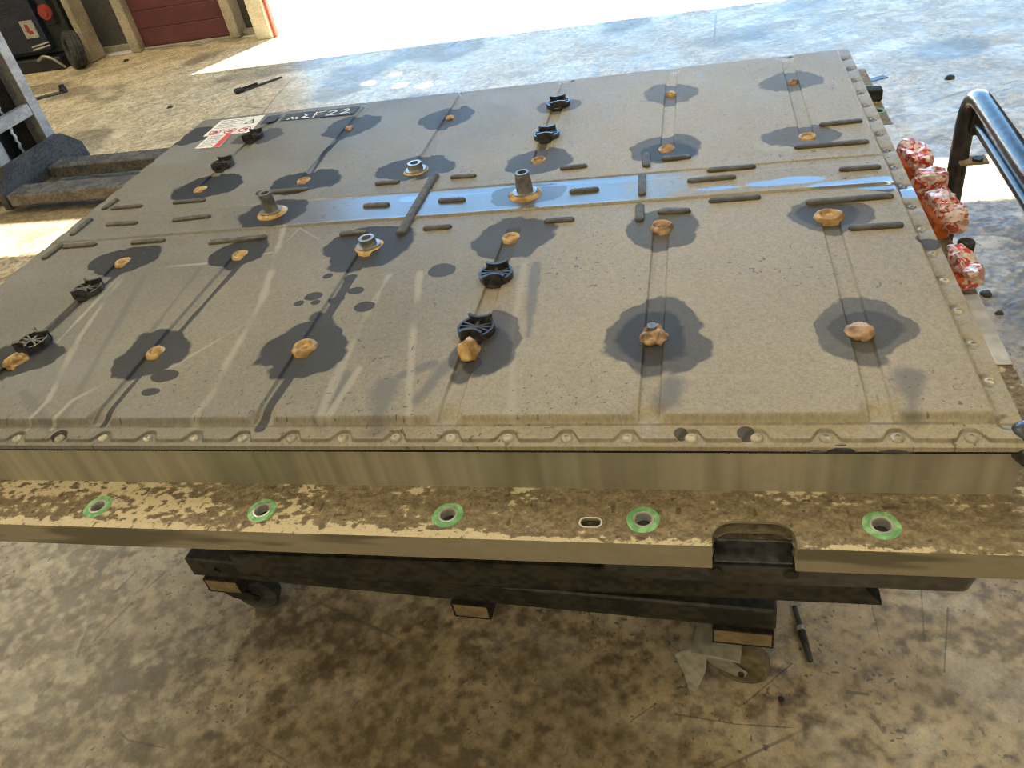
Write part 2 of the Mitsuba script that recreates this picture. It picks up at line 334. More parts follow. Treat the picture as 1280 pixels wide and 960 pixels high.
def flange_color(p, n, uv):
    a = fbm(p.x * 11, p.y * 22, p.z * 9, 4)
    b = fbm(p.x * 95, p.y * 150, p.z * 95, 4)
    f = noise(p.x * 330, p.y * 330, p.z * 330)
    base = mix((0.165, 0.128, 0.08), (0.27, 0.215, 0.14), smoothstep(0.3, 0.7, b))
    base = base * (0.72 + 0.5 * f)
    top = smoothstep(0.5, 0.9, dr.abs(n.z))
    edge = smoothstep(-0.842, -0.866, p.y) * 0.20 + smoothstep(0.55, 0.1, p.x) * 0.075 + 0.03 * smoothstep(-0.1, -0.6, p.x)
    pale = smoothstep(0.555, 0.615, 0.5 * a + 0.5 * b + edge - 0.05) * smoothstep(0.15, 0.5, f + 0.25)
    c = mix(base, (0.62, 0.53, 0.36), pale * 0.85 * top)
    c = mix(c, (0.27, 0.24, 0.175), (1 - top) * 0.85)
    blk = smoothstep(0.55, 0.70, fbm(p.x * 4.5 + 3, p.z * 30, 5.0, 3)) * (1 - top)
    c = mix(c, (0.07, 0.06, 0.04), blk * 0.7)
    spk = smoothstep(0.86, 0.94, noise(p.x * 110, p.y * 110, 6.0)) * top
    return mix(c, (0.07, 0.055, 0.03), spk * 0.7)

mat('m_flange', flange_color, 0.75, spec=0.3)

def frame_color(p, n, uv):
    s = fbm(p.x * 26, p.y * 26, p.z * 2.0, 3)
    a = fbm(p.x * 3.2, p.y * 3.2, p.z * 5, 2)
    s2 = fbm(p.x * 75, 2.0, p.z * 3.0, 2)
    c = mix((0.23, 0.21, 0.16), (0.46, 0.425, 0.335), smoothstep(0.22, 0.80, 0.4 * s + 0.35 * a + 0.25 * s2))
    g = smoothstep(0.66, 0.74, noise(p.x * 9.5, 1.0, 3.0)) * smoothstep(0.7, 0.3, p.x)
    c = mix(c, (0.13, 0.19, 0.10), g * 0.25)
    sp = smoothstep(0.6, 0.75, fbm(p.x * 60, p.z * 60, 2.0, 3)) * smoothstep(0.4, 0.7, p.x)
    return mix(c, (0.36, 0.33, 0.25), sp * 0.5)

mat('m_frame', frame_color, 0.42, metal=0.25)
mat('m_black_steel', grime((0.010, 0.0095, 0.008), (0.026, 0.022, 0.016), 16.0), 0.55)
mat('m_dusty_steel', grime((0.008, 0.0075, 0.006), (0.030, 0.026, 0.018), 16.0), 0.55)
mat('m_tube_end', grime((0.16, 0.115, 0.06), (0.24, 0.175, 0.095), 25.0), 0.7)
mat('m_gloss_black', grime((0.012, 0.012, 0.014), (0.03, 0.03, 0.032), 25.0), 0.22, spec=0.6)
mat('m_black_plastic', grime((0.018, 0.018, 0.020), (0.05, 0.05, 0.053), 80.0), 0.33)
mat('m_bead', grime((0.066, 0.057, 0.043), (0.10, 0.086, 0.065), 60.0), 0.6, spec=0.3)
mat('m_sealant', grime((0.27, 0.145, 0.04), (0.50, 0.33, 0.13), 60.0), 0.55)
mat('m_sealant_brown', grime((0.17, 0.09, 0.04), (0.46, 0.30, 0.18), 70.0), 0.6)
mat('m_steel', grime((0.48, 0.47, 0.45), (0.64, 0.63, 0.61), 60.0), 0.32, metal=0.6)
mat('m_nut', grime((0.26, 0.255, 0.245), (0.42, 0.41, 0.395), 60.0), 0.32, metal=0.7)
mat('m_dark_sleeve', grime((0.16, 0.155, 0.15), (0.26, 0.25, 0.24), 60.0), 0.4, metal=0.6)
mat('m_rivet', grime((0.33, 0.30, 0.23), (0.5, 0.45, 0.35), 90.0), 0.4, metal=0.3)
mat('m_green', grime((0.13, 0.34, 0.14), (0.30, 0.56, 0.28), 120.0), 0.55)
mat('m_mint', grime((0.12, 0.42, 0.28), (0.25, 0.60, 0.42), 90.0), 0.5)
mat('m_white_label', grime((0.62, 0.60, 0.56), (0.75, 0.73, 0.70), 40.0), 0.4)
mat('m_red_print', (0.55, 0.06, 0.05), 0.45)
mat('m_black_print', (0.035, 0.035, 0.04), 0.45)
mat('m_grey_print', (0.30, 0.29, 0.28), 0.45)
mat('m_dark_label', grime((0.03, 0.032, 0.045), (0.055, 0.058, 0.075), 30.0), 0.6, spec=0.25)
mat('m_chalk', (0.55, 0.55, 0.55), 0.7)
mat('m_orange', grime((0.62, 0.13, 0.03), (0.75, 0.20, 0.05), 30.0), 0.35)

def film_color(p, n, uv):
    a = fbm(p.x * 85, p.y * 110, p.z * 85, 2)
    b = noise(p.x * 190 + 3, p.y * 190, p.z * 190)
    c = mix((0.70, 0.50, 0.44), (0.60, 0.075, 0.045), smoothstep(0.47, 0.57, a))
    return mix(c, (0.72, 0.66, 0.60), smoothstep(0.62, 0.70, b) * 0.8)

mat('m_film', film_color, 0.22, spec=0.6, coat=0.6)
mat('m_white_strip', grime((0.50, 0.48, 0.44), (0.66, 0.64, 0.60), 18.0), 0.45)
mat('m_caster_grey', grime((0.24, 0.23, 0.195), (0.38, 0.365, 0.31), 22.0), 0.5, metal=0.3)
mat('m_wheel_tan', grime((0.085, 0.068, 0.04), (0.15, 0.122, 0.07), 25.0), 0.6)
mat('m_notch', grime((0.085, 0.068, 0.04), (0.14, 0.112, 0.066), 30.0), 0.8, spec=0.2)
mat('m_rubber', grime((0.018, 0.018, 0.018), (0.05, 0.047, 0.042), 25.0), 0.75)
mat('m_stacker_grey', grime((0.17, 0.165, 0.155), (0.25, 0.243, 0.228), 14.0), 0.5)
mat('m_stacker_dark', grime((0.035, 0.036, 0.036), (0.07, 0.069, 0.066), 9.0), 0.8, spec=0.2)
mat('m_fork', grime((0.05, 0.047, 0.042), (0.105, 0.098, 0.088), 16.0), 0.55)
mat('m_dull_label', grime((0.26, 0.245, 0.21), (0.34, 0.32, 0.28), 40.0), 0.6)
mat('m_dull_red', (0.26, 0.035, 0.025), 0.5)
mat('m_void', (0.012, 0.013, 0.016), 0.6)
mat('m_navy', grime((0.008, 0.012, 0.028), (0.018, 0.024, 0.042), 9.0), 0.4)
mat('m_machine_green', grime((0.012, 0.019, 0.018), (0.022, 0.03, 0.027), 7.0), 0.5)
mat('m_pillar', grime((0.26, 0.225, 0.16), (0.38, 0.335, 0.25), 5.0), 0.75)
mat('m_post', grime((0.42, 0.41, 0.33), (0.52, 0.51, 0.42), 5.0), 0.65)
mat('m_red_trim', (0.46, 0.10, 0.06), 0.5)
mat('m_wall', grime((0.38, 0.34, 0.26), (0.46, 0.41, 0.32), 2.0), 0.85)
mat('m_wall_grey', grime((0.06, 0.056, 0.05), (0.09, 0.084, 0.074), 3.0), 0.75)
mat('m_maroon', grime((0.085, 0.022, 0.027), (0.115, 0.032, 0.038), 4.0), 0.5)
mat('m_ceiling', (0.42, 0.39, 0.33), 0.9)
mat('m_lamp_case', (0.7, 0.7, 0.68), 0.5)
scene['m_pane'] = {'type': 'thindielectric', 'int_ior': 1.5}
# ------------------------------------------------------------------ the room
def struct(key, mesh, bsdf, smooth=False):
    return add(key, mesh, bsdf, smooth, kind='structure')

XL, XR, YB, YF = -7.5, 7.0, -5.5, 5.33
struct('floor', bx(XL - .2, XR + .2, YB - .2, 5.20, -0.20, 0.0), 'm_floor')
struct('ground_outside', bx(-40, 40, 5.20, 60, -0.22, -0.004), 'm_outside')
struct('wall_left', bx(XL - .2, XL, YB - .2, 6.2, 0, CEIL), 'm_wall')
struct('wall_right', bx(XR, XR + .2, YB - .2, 5.5, 0, CEIL), 'm_wall')
struct('wall_back', bx(XL, XR, YB - .2, YB, 0, CEIL), 'm_wall')
# far wall: closed bays on the left, one open bay, plain wall beyond it
LINTEL = 3.9
struct('wall_front', cat_([bx(XL, -3.13, YF + .03, 5.5, 0, CEIL), bx(-4.40, -3.50, 5.25, 5.36, 3.6, CEIL), bx(3.4, XR, 5.06, 5.2, 0, CEIL), bx(-3.02, 3.4, 5.06, 5.2, LINTEL, CEIL)]), 'm_wall_grey')
struct('trim_1', bx(-4.86, -4.80, 5.02, 5.22, 0, CEIL, .012), 'm_pillar')
struct('trim_2', bx(-4.495, -4.40, 5.16, YF + .04, 0, CEIL, .012), 'm_pillar')
struct('trim_3', bx(-3.50, -3.404, 5.20, YF + .04, 0, CEIL, .012), 'm_pillar')
struct('trim_4', bx(-3.155, -3.005, 5.02, 5.34, 0, CEIL, .008), 'm_post')
struct('trim_5', bx(-3.003, -2.978, 5.045, 5.10, 0, CEIL, .005), 'm_red_trim')
struct('baseboard_front', cat_([bx(-4.93, -4.495, 5.33, YF + .03, 0, .05), bx(-3.404, -3.155, 5.28, YF + .03, 0, .04)]), 'm_pillar')
# closed maroon shutter, slat by slat
struct('door_1', bx(-4.40, -3.50, 5.262, 5.278, 0.02, 3.6), 'm_maroon')
slat = mikit.ply(bx(-4.398, -3.502, -0.006, 0.006, 0, 0.145, .004), 'm_maroon')
for k in range(24):
    put('door_1__slat', slat, (0, 5.256, 0.025 + 0.149 * k))
struct('trim_6', bx(-4.40, -3.50, 5.225, 5.28, 0, 0.018), 'm_pillar')
# roof sheets with one long skylight and a few screw holes that let the sun through
roof = sbox(XL - .2, YB - .2, XR + .2, 5.36)
slot = Polygon([(-5.6, 2.72), (3.6, 2.56), (3.6, 2.91), (-5.6, 3.09)])
roof = roof.difference(slot)
kx, ky = SUN[0] / SUN[2] * CEIL, SUN[1] / SUN[2] * CEIL
for x, y, r in ((-1.61, 3.47, .042), (-1.455, 3.593, .034), (-1.346, 3.343, .042), (-1.168, 3.288, .045), (-1.235, 3.848, .04)):
    roof = roof.difference(Point(x + kx, y + ky).buffer(r, 8))
struct('ceiling', extr(roof, CEIL, CEIL + .03), 'm_ceiling')
struct('window_1', bx(-5.55, 3.55, 2.64, 2.98, CEIL + .04, CEIL + .044), 'm_pane')
# ------------------------------------------------------------------ the battery pack
PK = 'battery_pack'
tag(PK, 'large flat vehicle battery pack with dusty stained metal lid lying on the black wheeled trolley', 'battery pack')
LX0, LX1, LY0, LY1, ZT = -1.062, 0.915, -0.768, 0.783, 0.750
COLS = [-0.752, -0.453, -0.150, 0.156, 0.452, 0.752]
RIVX = [-0.602 + 0.0855 * k for k in range(-5, 18)]
RIVY = [-0.7287 + 0.0842 * k for k in range(0, 18)]
RX0, RX1, RY0, RY1 = -1.050, 0.899, -0.754, 0.770

def sm(a, b, x):
    t = np.clip((x - a) / (b - a), 0, 1)
    return t * t * (3 - 2 * t)

def lid_height(x, y):
    inside = sm(-1.040, -1.032, x) * sm(0.890, 0.881, x) * sm(-0.7285, -0.7195, y) * sm(0.748, 0.740, y)
    z = ZT - 0.012 + 0.012 * inside
    # pressed channels between the fixing points; they run out through the near and far ramps
    for c in COLS:
        u = np.abs(x - c)
        across = sm(0.0158, 0.0132, u)
        along = np.maximum(sm(-0.150, -0.165, y), sm(0.165, 0.18, y))
        z = z - across * along * 0.0048 * inside
        z = z - sm(0.026, 0.017, u) * 0.0072 * np.maximum(sm(-0.695, -0.7195, y), sm(0.712, 0.738, y)) * inside
    # centre rail between two rolled ridges
    w = sm(0.895, 0.86, x) * sm(-1.035, -1.02, x)
    z = z + 0.0018 * sm(0.068, 0.063, np.abs(y)) * w
    z = z + 0.0030 * np.exp(-((np.abs(y) - 0.0655) / 0.0036) ** 2) * w
    # scalloped outer lip: it swings inwards round every rivet
    def lip(u, rivs, d):
        w = np.full_like(u, 0.0075)
        for r in rivs:
            w = np.maximum(w, 0.0075 + 0.0195 * np.exp(-((u - r) / 0.0150) ** 4))
        return sm(w + 0.002, w - 0.002, d)
    def dish(u, rivs, d):
        w = np.zeros_like(u)
        for r in rivs:
            w = np.maximum(w, np.exp(-((u - r) / 0.0120) ** 4))
        return 0.6 * w * sm(0.029, 0.025, d)
    l = np.maximum.reduce([lip(x, RIVX, y - LY0), lip(x, RIVX, LY1 - y), dish(y, RIVY, LX1 - x), dish(y, RIVY, x - LX0)])
    z = z - 0.0045 * l
    # slight oil-canning of the sheet
    z = z + 0.0026 * (meshkit.fbm(np.stack([x * 2.2, y * 2.2, x * 0], -1), 2, 3) - 0.5) * inside
    return z

def axis(a, b, fine, lo, hi):
    out, t = [a], a
    while t < b - 1e-6:
        s = lo if any(f0 - .004 <= t <= f1 + .004 for f0, f1 in fine) else hi
        nxt = [f0 - .004 for f0, f1 in fine if f0 - .004 > t + 1e-6]
        t = min([t + s, b] + nxt[:1] if nxt else [t + s, b])
        out.append(t)
    return np.array(out)

gx = axis(LX0, LX1, [(c + e - .002, c + e + .002) for c in COLS for e in (-.0145, .0145)], .0012, .0026)
gy = axis(LY0, LY1, [(LY0, -0.716), (-0.076, -0.055), (0.055, 0.076), (0.732, LY1)], .0018, .0085)
X, Y = np.meshgrid(gx, gy, indexing='xy')
Zl = lid_height(X, Y)
nx_, ny_ = len(gx), len(gy)
V = np.stack([X, Y, Zl], -1).reshape(-1, 3)
I, J = np.meshgrid(np.arange(nx_ - 1), np.arange(ny_ - 1), indexing='xy')
a_ = (J * nx_ + I).ravel()
Fq = np.vstack([np.stack([a_, a_ + 1, a_ + nx_ + 1], 1), np.stack([a_, a_ + nx_ + 1, a_ + nx_], 1)])
add(PK + '__lid', trimesh.Trimesh(V, Fq, process=False), 'm_lid', True, label='dusty grey-beige sheet metal lid with dark round stains')
lipm = cat_([bx(LX0 - .002, LX1 + .002, LY0 - .0025, LY0 + .001, ZT - .0245, ZT - .0160, .0008), bx(LX0 - .002, LX1 + .002, LY1 - .001, LY1 + .0025, ZT - .0245, ZT - .0160, .0008),
             bx(LX0 - .0025, LX0 + .001, LY0, LY1, ZT - .0245, ZT - .0160, .0008), bx(LX1 - .001, LX1 + .0025, LY0, LY1, ZT - .0245, ZT - .0160, .0008)])
add(PK + '__lid__edge_lip', lipm, 'm_lid')

def zl(x, y):
    return float(lid_height(np.array([x]), np.array([y]))[0])

# long pressed beads
def bead(x0, y0, x1, y1, r=0.0088, h=0.0060):
    p0, p1 = np.array([x0, y0]), np.array([x1, y1])
    d = (p1 - p0) / np.linalg.norm(p1 - p0)
    nrm = np.array([-d[1], d[0]])
    p0, p1 = p0 + d * r * .6, p1 - d * r * .6
    prof = [(1.0, -0.15), (1.0, 0.30), (0.90, 0.68), (0.70, 0.92), (0.35, 1.0)]
    vs, n = [], 20
    for f, g in prof:
        ring = []
        for k in range(n):
            t = 2 * np.pi * k / n
            cx = p1 if np.cos(t) > 1e-9 else p0
            q = cx + d * np.cos(t) * r * f + nrm * np.sin(t) * r * f
            ring.append([q[0], q[1], g * h])
        vs.append(ring)
    v = np.array(vs).reshape(-1, 3)
    i = np.arange(n)
    j = (i + 1) % n
    fs = []
    for k in range(len(prof) - 1):
        o = k * n
        fs += [np.stack([i + o, j + o, j + o + n], 1), np.stack([i + o, j + o + n, i + o + n], 1)]
    o = (len(prof) - 1) * n
    v = np.vstack([v, [[*(p0 + p1) / 2, h]]])
    fs.append(np.stack([i + o, j + o, i * 0 + len(v) - 1], 1))
    v[:, 2] += zl(*(p0 + p1) / 2)
    return trimesh.Trimesh(v, np.vstack(fs), process=False)

for q in PILLS:
    x0, y0, x1, y1 = q
    if abs(y1 - y0) > 0.25:
        b = bead(x0, y1, x1, y0, 0.0105, 0.009)
        v = b.vertices
        v[:, 2] += lid_height(v[:, 0], v[:, 1]) - zl((x0 + x1) / 2, (y0 + y1) / 2)
        add(PK + '__stiffening_bead', trimesh.Trimesh(v, b.faces, process=False), 'm_bead', 40)
    else:
        add(PK + '__stiffening_bead', bead(*((x0, y0, x1, y1) if x1 >= x0 else (x1, y1, x0, y0))), 'm_bead', 40)

# rivets round the rim
rivm = lathe([(.0088, -.001), (.0086, .0012), (.0072, .0034), (.0045, .0046), (.0030, .0047), (.0026, .0030), (.0001, .0029)], 16)
riv = mikit.ply(rivm, 'm_rivet', smooth=35)
rivd = mikit.ply(rivm, 'm_dark_sleeve', smooth=35)
zr = ZT - .0164
for x in RIVX:
    put(PK + '__rivet', riv, (x, RY0, zr), rng.uniform(0, 90))
for x in RIVX:
    put(PK + '__rivet', rivd, (x, RY1, zr), rng.uniform(0, 90))
for k, y in enumerate(RIVY[1:]):
    put(PK + '__rivet', riv if k < 6 else rivd, (RX1, y, zr), rng.uniform(0, 90))
for y in RIVY[1:]:
    put(PK + '__rivet', rivd, (RX0, y, zr), 0)

# aluminium frame and hollow side flanges
zf0, zf1 = .600, .645
add(PK + '__frame', cat_([bx(LX0 + .004, LX1 - .004, -.765, -.758, zf0, ZT - .0172), bx(LX0 + .004, LX1 - .004, .773, .779, zf0, ZT - .0172), bx(LX0 + .004, LX0 + .010, -.758, .773, zf0, ZT - .0172), bx(LX1 - .010, LX1 - .004, -.758, .773, zf0, ZT - .0172)]), 'm_frame', label='dull bare aluminium side wall under the lid')
add(PK + '__shadow_strip', cat_([bx(LX0, LX1, -.7668, -.758, ZT - .031, ZT - .0246), bx(LX1 - .009, LX1 - .002, -.766, .776, ZT - .031, ZT - .0246)]), 'm_void', label='black strip for the shadow line under the lid edge')  # black strip put in for the shadow line below the lid overhang
# black sealant pressed out along the seam
def seam_blob(x, w, h):
    m = lump(1, 1, x * 31, .2, 2.0, 2)
    m.apply_scale([w, .006, h])
    return mv(m, x, -.767, ZT - .0255)
for x, w, h in ((.700, .020, .010), (.762, .022, .007), (.667, .012, .005)):
    add(PK + '__seam_sealant', seam_blob(x, w, h), 'm_black_plastic', True, label='black sealant squeezed out under the lid edge')
HOLES = [-0.446, -0.144, 0.160, 0.443, 0.7465, -0.748, -1.05]
outer = Polygon([(-1.15, -.865), (.962, -.865), (.974, -.855), (.974, -.66), (.986, -.60), (.986, .46), (.982, .50), (.982, .88), (-1.15, .88)])
inner_ = sbox(LX0 + .006, -.762, LX1 - .006, .776)
notch = unary_union([LineString([(.564, -.850), (.611, -.850)]).buffer(.0295, 24), sbox(.5345, -.95, .6405, -.850)]).buffer(.004).buffer(-.004)
slotp = LineString([(.364, -.8294), (.378, -.8294)]).buffer(.0072)
ring = outer.difference(inner_)
cuts = [notch, slotp] + [Point(x, -.822).buffer(.0145) for x in HOLES] + [Point(x, .832).buffer(.0145) for x in HOLES] + [Point(.966, y).buffer(.011) for y in (.735, .56)]
strips = [(sbox(-2, -2, 2, -.762), 'near'), (sbox(-2, .776, 2, 2), 'far'), (sbox(-2, -.762, 0, .776), 'left'), (sbox(0, -.762, 2, .776), 'right')]
for strip, side in strips:
    full = outer.intersection(strip).difference(inner_)
    c_all, c_mid = unary_union(cuts), unary_union(cuts[:2])
    fl = [extr(full.difference(c_all), zf1 - .0045, zf1), extr(full.difference(c_mid), zf1 - .0245, zf1 - .0215), extr(full.difference(c_all), zf0, zf0 + .0045),
          extr(outer.difference(outer.buffer(-.005)).difference(notch).intersection(strip), zf0 + .004, zf1 - .004)]
    if side == 'near':
        add(PK + '__notch_liner', extr(notch.buffer(.018).difference(notch.buffer(.013)).intersection(sbox(.3, -.861, .8, -.5)), zf0 + .004, zf1 - .004), 'm_notch')
        add(PK + '__slot_rim', extr(slotp.buffer(.0024).difference(slotp), zf1, zf1 + .0006), 'm_white_strip')
    add(PK + '__mounting_flange', cat_(fl), 'm_flange', label={'near': 'brown dirt-crusted aluminium mounting flange with bolt holes and a rounded cutout', 'right': 'narrow end flange'}.get(side))
sleeve = mikit.ply(lathe([(.0145, zf0), (.0145, zf1 + .0012), (.0118, zf1 + .0012), (.0106, zf1 - .002), (.0106, zf0)], 28), 'm_steel', smooth=35)
bore = mikit.ply(cyl((0, 0, zf1 - .018), (0, 0, zf1 - .013), .0105, 20), 'm_void')  # dark disc set in each hole to stand in for the shade inside
pr = lathe([(.0146, 0), (.0146, .0008), (.0215, .0010), (.0230, .0004), (.0235, 0)], 64)
v = pr.vertices
an = np.arctan2(v[:, 1], v[:, 0])
rr = np.hypot(v[:, 0], v[:, 1])
k_ = np.where(rr > .02, 1 + .025 * np.sin(2 * an + 1) + .018 * np.sin(5 * an), 1)
v[:, 0] *= k_; v[:, 1] *= k_
pring = mikit.ply(trimesh.Trimesh(v, pr.faces, process=False), 'm_green', smooth=40)
for x in HOLES:
    for y in (-.822, .832):
        put(PK + '__bushing', sleeve, (x, y, 0), 0, 'shiny steel bushing in a flange hole')
        put(PK + '__bore_shade', bore, (x, y, 0), 0)
        put(PK + '__paint_ring', pring, (x, y, zf1 + .0002), float(rng.uniform(0, 360)), 'bright green paint ring round a flange hole')
mint = mikit.ply(lathe([(.011, 0), (.011, .0009), (.0150, .0009), (.0155, 0)], 28), 'm_mint', smooth=35)
for y in (.735, .56):
    put(PK + '__paint_ring', mint, (.966, y, zf1 + .0002), 0, 'green paint ring on the end flange')
add(PK + '__end_block', bx(.945, .985, .625, .660, zf1, zf1 + .03, .003), 'm_rubber', label='small dark block on the end flange')
add(PK + '__corner_plug', cat_([lump(.026, .02, 3, .2, 40, 3).apply_translation([.925, -.765, ZT - .035]), lump(.018, .016, 5, .2, 40, 3).apply_translation([.917, -.745, ZT - .02])]), 'm_black_plastic', True, label='black rubber plug at the near corner')
# pale thin strips along the end flange
for y0, y1 in ((.28, .46), (-.03, .02), (-.495, -.30)):
    add(PK + '__pale_strip', bx(.958, .985, y0, y1, zf1 + .0003, zf1 + .003, .001), 'm_white_strip', label='whitish strip on the end flange')
# underbody tray and shield
tray = sbox(-.98, -.72, .86, .72).buffer(.03)
add(PK + '__floor_tray', extr(tray, .575, zf0), 'm_black_steel')
shield = sbox(.40, -.836, .846, -.60).buffer(.024)
sh = m3.Manifold.hull_points(np.vstack([np.c_[np.array(shield.exterior.coords), np.full(len(shield.exterior.coords), .599)], np.c_[np.array(shield.buffer(-.009).exterior.coords), np.full(len(shield.buffer(-.009).exterior.coords), .553)]]))
add(PK + '__underbody_shield', sh, 'm_gloss_black', 40, label='rounded black underbody cover below the flange')
add(PK + '__notch_bracket', cat_([bx(.537, .638, -.836, -.832, .601, .624, .001), bx(.537, .638, -.856, -.832, .6005, .604, .001)]), 'm_black_plastic')
eye = cat_([cyl((0, 0, -.004), (0, 0, .006), .0065, 16), lathe([(.007, 0), (.0105, 0), (.0105, .0016), (.007, .0016), (.007, 0)], 20)])
eye = mikit.ply(rot(eye, 80, (1, 0, 0)), 'm_black_steel', smooth=35)
put(PK + '__shield_bolt', eye, (.540, -.858, .588), 0)
put(PK + '__shield_bolt', eye, (.636, -.858, .588), 0)

# fixing points: sealant cups, crusts, sleeves and nuts
def cup_mesh(seed, r=.021, h=.011):
    prof = [(r * 1.25, 0), (r * 1.18, h * .45), (r * 1.0, h * .95), (r * .82, h), (r * .68, h * .72), (r * .62, h * .35), (r * .36, h * .42), (r * .30, h * .75), (r * .16, h * .80), (.0002, h * .6)]
    m = lathe(prof, 32)
    v = m.vertices.copy()
    o = np.array([seed * 2.3, seed, seed * 4.1])
    k = 1 + .22 * (meshkit.fbm(v * 60 + o, 2) - .5)
    v[:, 0] *= k; v[:, 1] *= k
    v[:, 2] *= 1 + .5 * (meshkit.fbm(v * 60 + o + 5, 2) - .5)
    return trimesh.Trimesh(v, m.faces, process=False)

def crust(seed, r=.026, h=.022):
    ms = [lump(r, h, seed, .45, 75, 4)]
    g = np.random.default_rng(seed)
    for _ in range(6):
        t, d = g.uniform(0, 6.28), g.uniform(.4, .95) * r
        ms.append(mv(lump(r * g.uniform(.25, .5), h * g.uniform(.5, 1.2), g.integers(100), .4, 120, 2), d * math.cos(t), d * math.sin(t)))
    return cat_(ms)

def hexm(rf, r0, h, taper=1.0):
    n = m3.CrossSection([[[rf / math.cos(math.pi / 6) * math.cos(math.radians(60 * k + 12)), rf / math.cos(math.pi / 6) * math.sin(math.radians(60 * k + 12))] for k in range(6)]])
    o = m3.Manifold.extrude(n, h, 0, 0.0, (taper, taper))
    o = o ^ m3.Manifold.cylinder(h, rf * 1.14, rf * 1.06 * taper, 32)
    return o - m3.Manifold.cylinder(h * 2, r0, r0, 24).translate((0, 0, h * .25))

def as_tm(m):
    q = m.to_mesh()
    return trimesh.Trimesh(np.array(q.vert_properties[:, :3]), np.array(q.tri_verts), process=False)

ROWS = {1: -.537, 2: -.181, 3: .190, 4: .538}
SKIP = {(4, 2, 0)}
for r, y in ROWS.items():
    for c, x in enumerate(COLS):
        z = zl(x, y) - .0003
        if (r, c) in ((2, 2), (3, 2)):
            add(PK + '__sealant_ring', mv(cup_mesh(r * 10 + c, .029, .007), x, y, z), 'm_sealant', True, label='orange sealant collar round a hex nut')
            k = add(PK + '__hex_nut', mv(as_tm(hexm(.0165, .0105, .016)), x, y, z + .009), 'm_nut', label='open silver hex nut standing on a washer')
            add(k + '__washer', mv(lathe([(.010, 0), (.026, 0), (.026, .003), (.010, .0034)], 32), x, y, z + .0065), 'm_nut', 35)
        elif r == 1 and c in (4, 5):
            add(PK + '__sealant_lump', mv(crust(c, .019, .014), x, y, z), 'm_sealant_brown', 50, label='crusted brown sealant lump torn open')
            if c == 4:
                add(PK + '__stud', mv(cyl((0, 0, 0), (0, 0, .012), .008, 16), x - .002, y + .004, z + .012), 'm_dark_sleeve', 35)
        elif r == 1 and c in (0, 3):
            add(PK + '__sealant_lump', mv(crust(20 + c, .021, .017), x, y - (.022 if c == 3 else .018), z), 'm_sealant', 50, label='bright orange sealant lump in front of a black clip')
        elif r == 4 and c in (0, 3):
            add(PK + '__sealant_cup', mv(cup_mesh(r * 10 + c, .014, .007), x, y - .012, z), 'm_sealant', True)
        elif r == 1:
            add(PK + '__sealant_cup', mv(cat_([cup_mesh(r * 10 + c, .016, .008), mv(lump(.011, .009, c + 40, .5, 90, 3), .004, .003, .004)]) if c == 1 else cup_mesh(r * 10 + c, .020, .011), x, y, z), 'm_sealant', True, label='orange sealant blob on a fixing point')
        elif r == 4:
            add(PK + '__sealant_lump', mv(crust(50 + c, .012, .009), x, y, z), 'm_sealant_brown' if c in (1, 5) else 'm_sealant', 50)
        elif r == 2 and c in (4, 5):
            add(PK + '__sealant_cup', mv(cup_mesh(r * 10 + c, .022 if c == 5 else .019, .012), x, y, z), 'm_sealant_brown' if c == 4 else 'm_sealant', True, label='tan sealant cup on a fixing point')
        else:
            add(PK + '__sealant_cup', mv(cup_mesh(r * 10 + c, .017, .007), x, y, z), 'm_sealant', True, label='tan-orange sealant cup on a fixing point')
for x in (-.458, .155):
    z = zl(x, .006) - .0003
    add(PK + '__sealant_ring', mv(cup_mesh(int(x * 100) + 90, .030, .007), x, .006, z), 'm_sealant', True, label='orange sealant collar round a tall sleeve')
    k = add(PK + '__tall_sleeve', mv(as_tm(hexm(.0160, .0095, .044, .92)), x, .006, z + .008), 'm_dark_sleeve', label='tall dark steel sleeve with a round bore on the centre rail')
    add(k + '__washer', mv(lathe([(.010, 0), (.027, 0), (.027, .003), (.010, .0034)], 32), x, .006, z + .006), 'm_nut', 35)

# black plastic spacer clips pressed on the channels
def clip_mesh():
    R = .0320
    disc = Point(0, 0).buffer(R, 24)
    base = extr(disc, 0, .006)
    arc_n = Point(0, .042).buffer(.0265, 24).difference(Point(0, .042).buffer(.0215, 24))
    arc_s = Point(0, -.042).buffer(.0265, 24).difference(Point(0, -.042).buffer(.0215, 24))
    hollow = unary_union([Point(0, .042).buffer(.0215), Point(0, -.042).buffer(.0215)])
    outerr = disc.difference(Point(0, 0).buffer(R - .0045, 24)).difference(hollow)
    web = [LineString([(-R, 0), (R, 0)]).buffer(.0022)]
    for a in (24, -24):
        web.append(LineString([(-R * math.cos(math.radians(a)), -R * math.sin(math.radians(a))), (R * math.cos(math.radians(a)), R * math.sin(math.radians(a)))]).buffer(.0018))
    web.append(LineString([(0, -.02), (0, .02)]).buffer(.003))
    ribs = unary_union(web).intersection(disc).difference(hollow)
    return base, extr(unary_union([outerr, ribs]), .006, .016), extr(arc_n.intersection(disc.buffer(.002)), .006, .0235), extr(arc_s.intersection(disc.buffer(.002)), .006, .0235)
cbody, cribs, carc1, carc2 = (mikit.ply(q, 'm_black_plastic') for q in clip_mesh())
for x, y, rz in ((.157, -.334, 4), (.157, -.507, -6), (.156, .325, 2), (.157, .538, 10), (-.754, -.309, 3), (-.751, -.500, -12), (-.756, .333, 8), (-.757, .531, 0)):
    k = put(PK + '__spacer_clip', cbody, (x, y, zl(x, y) + .0005), rz, 'round black plastic spacer clip with ribs')
    put(k + '__rib_ring', cribs, (x, y, zl(x, y) + .0005), rz)
    put(k + '__saddle_wall', carc1, (x, y, zl(x, y) + .0005), rz)
    put(k + '__saddle_wall', carc2, (x, y, zl(x, y) + .0005), rz)

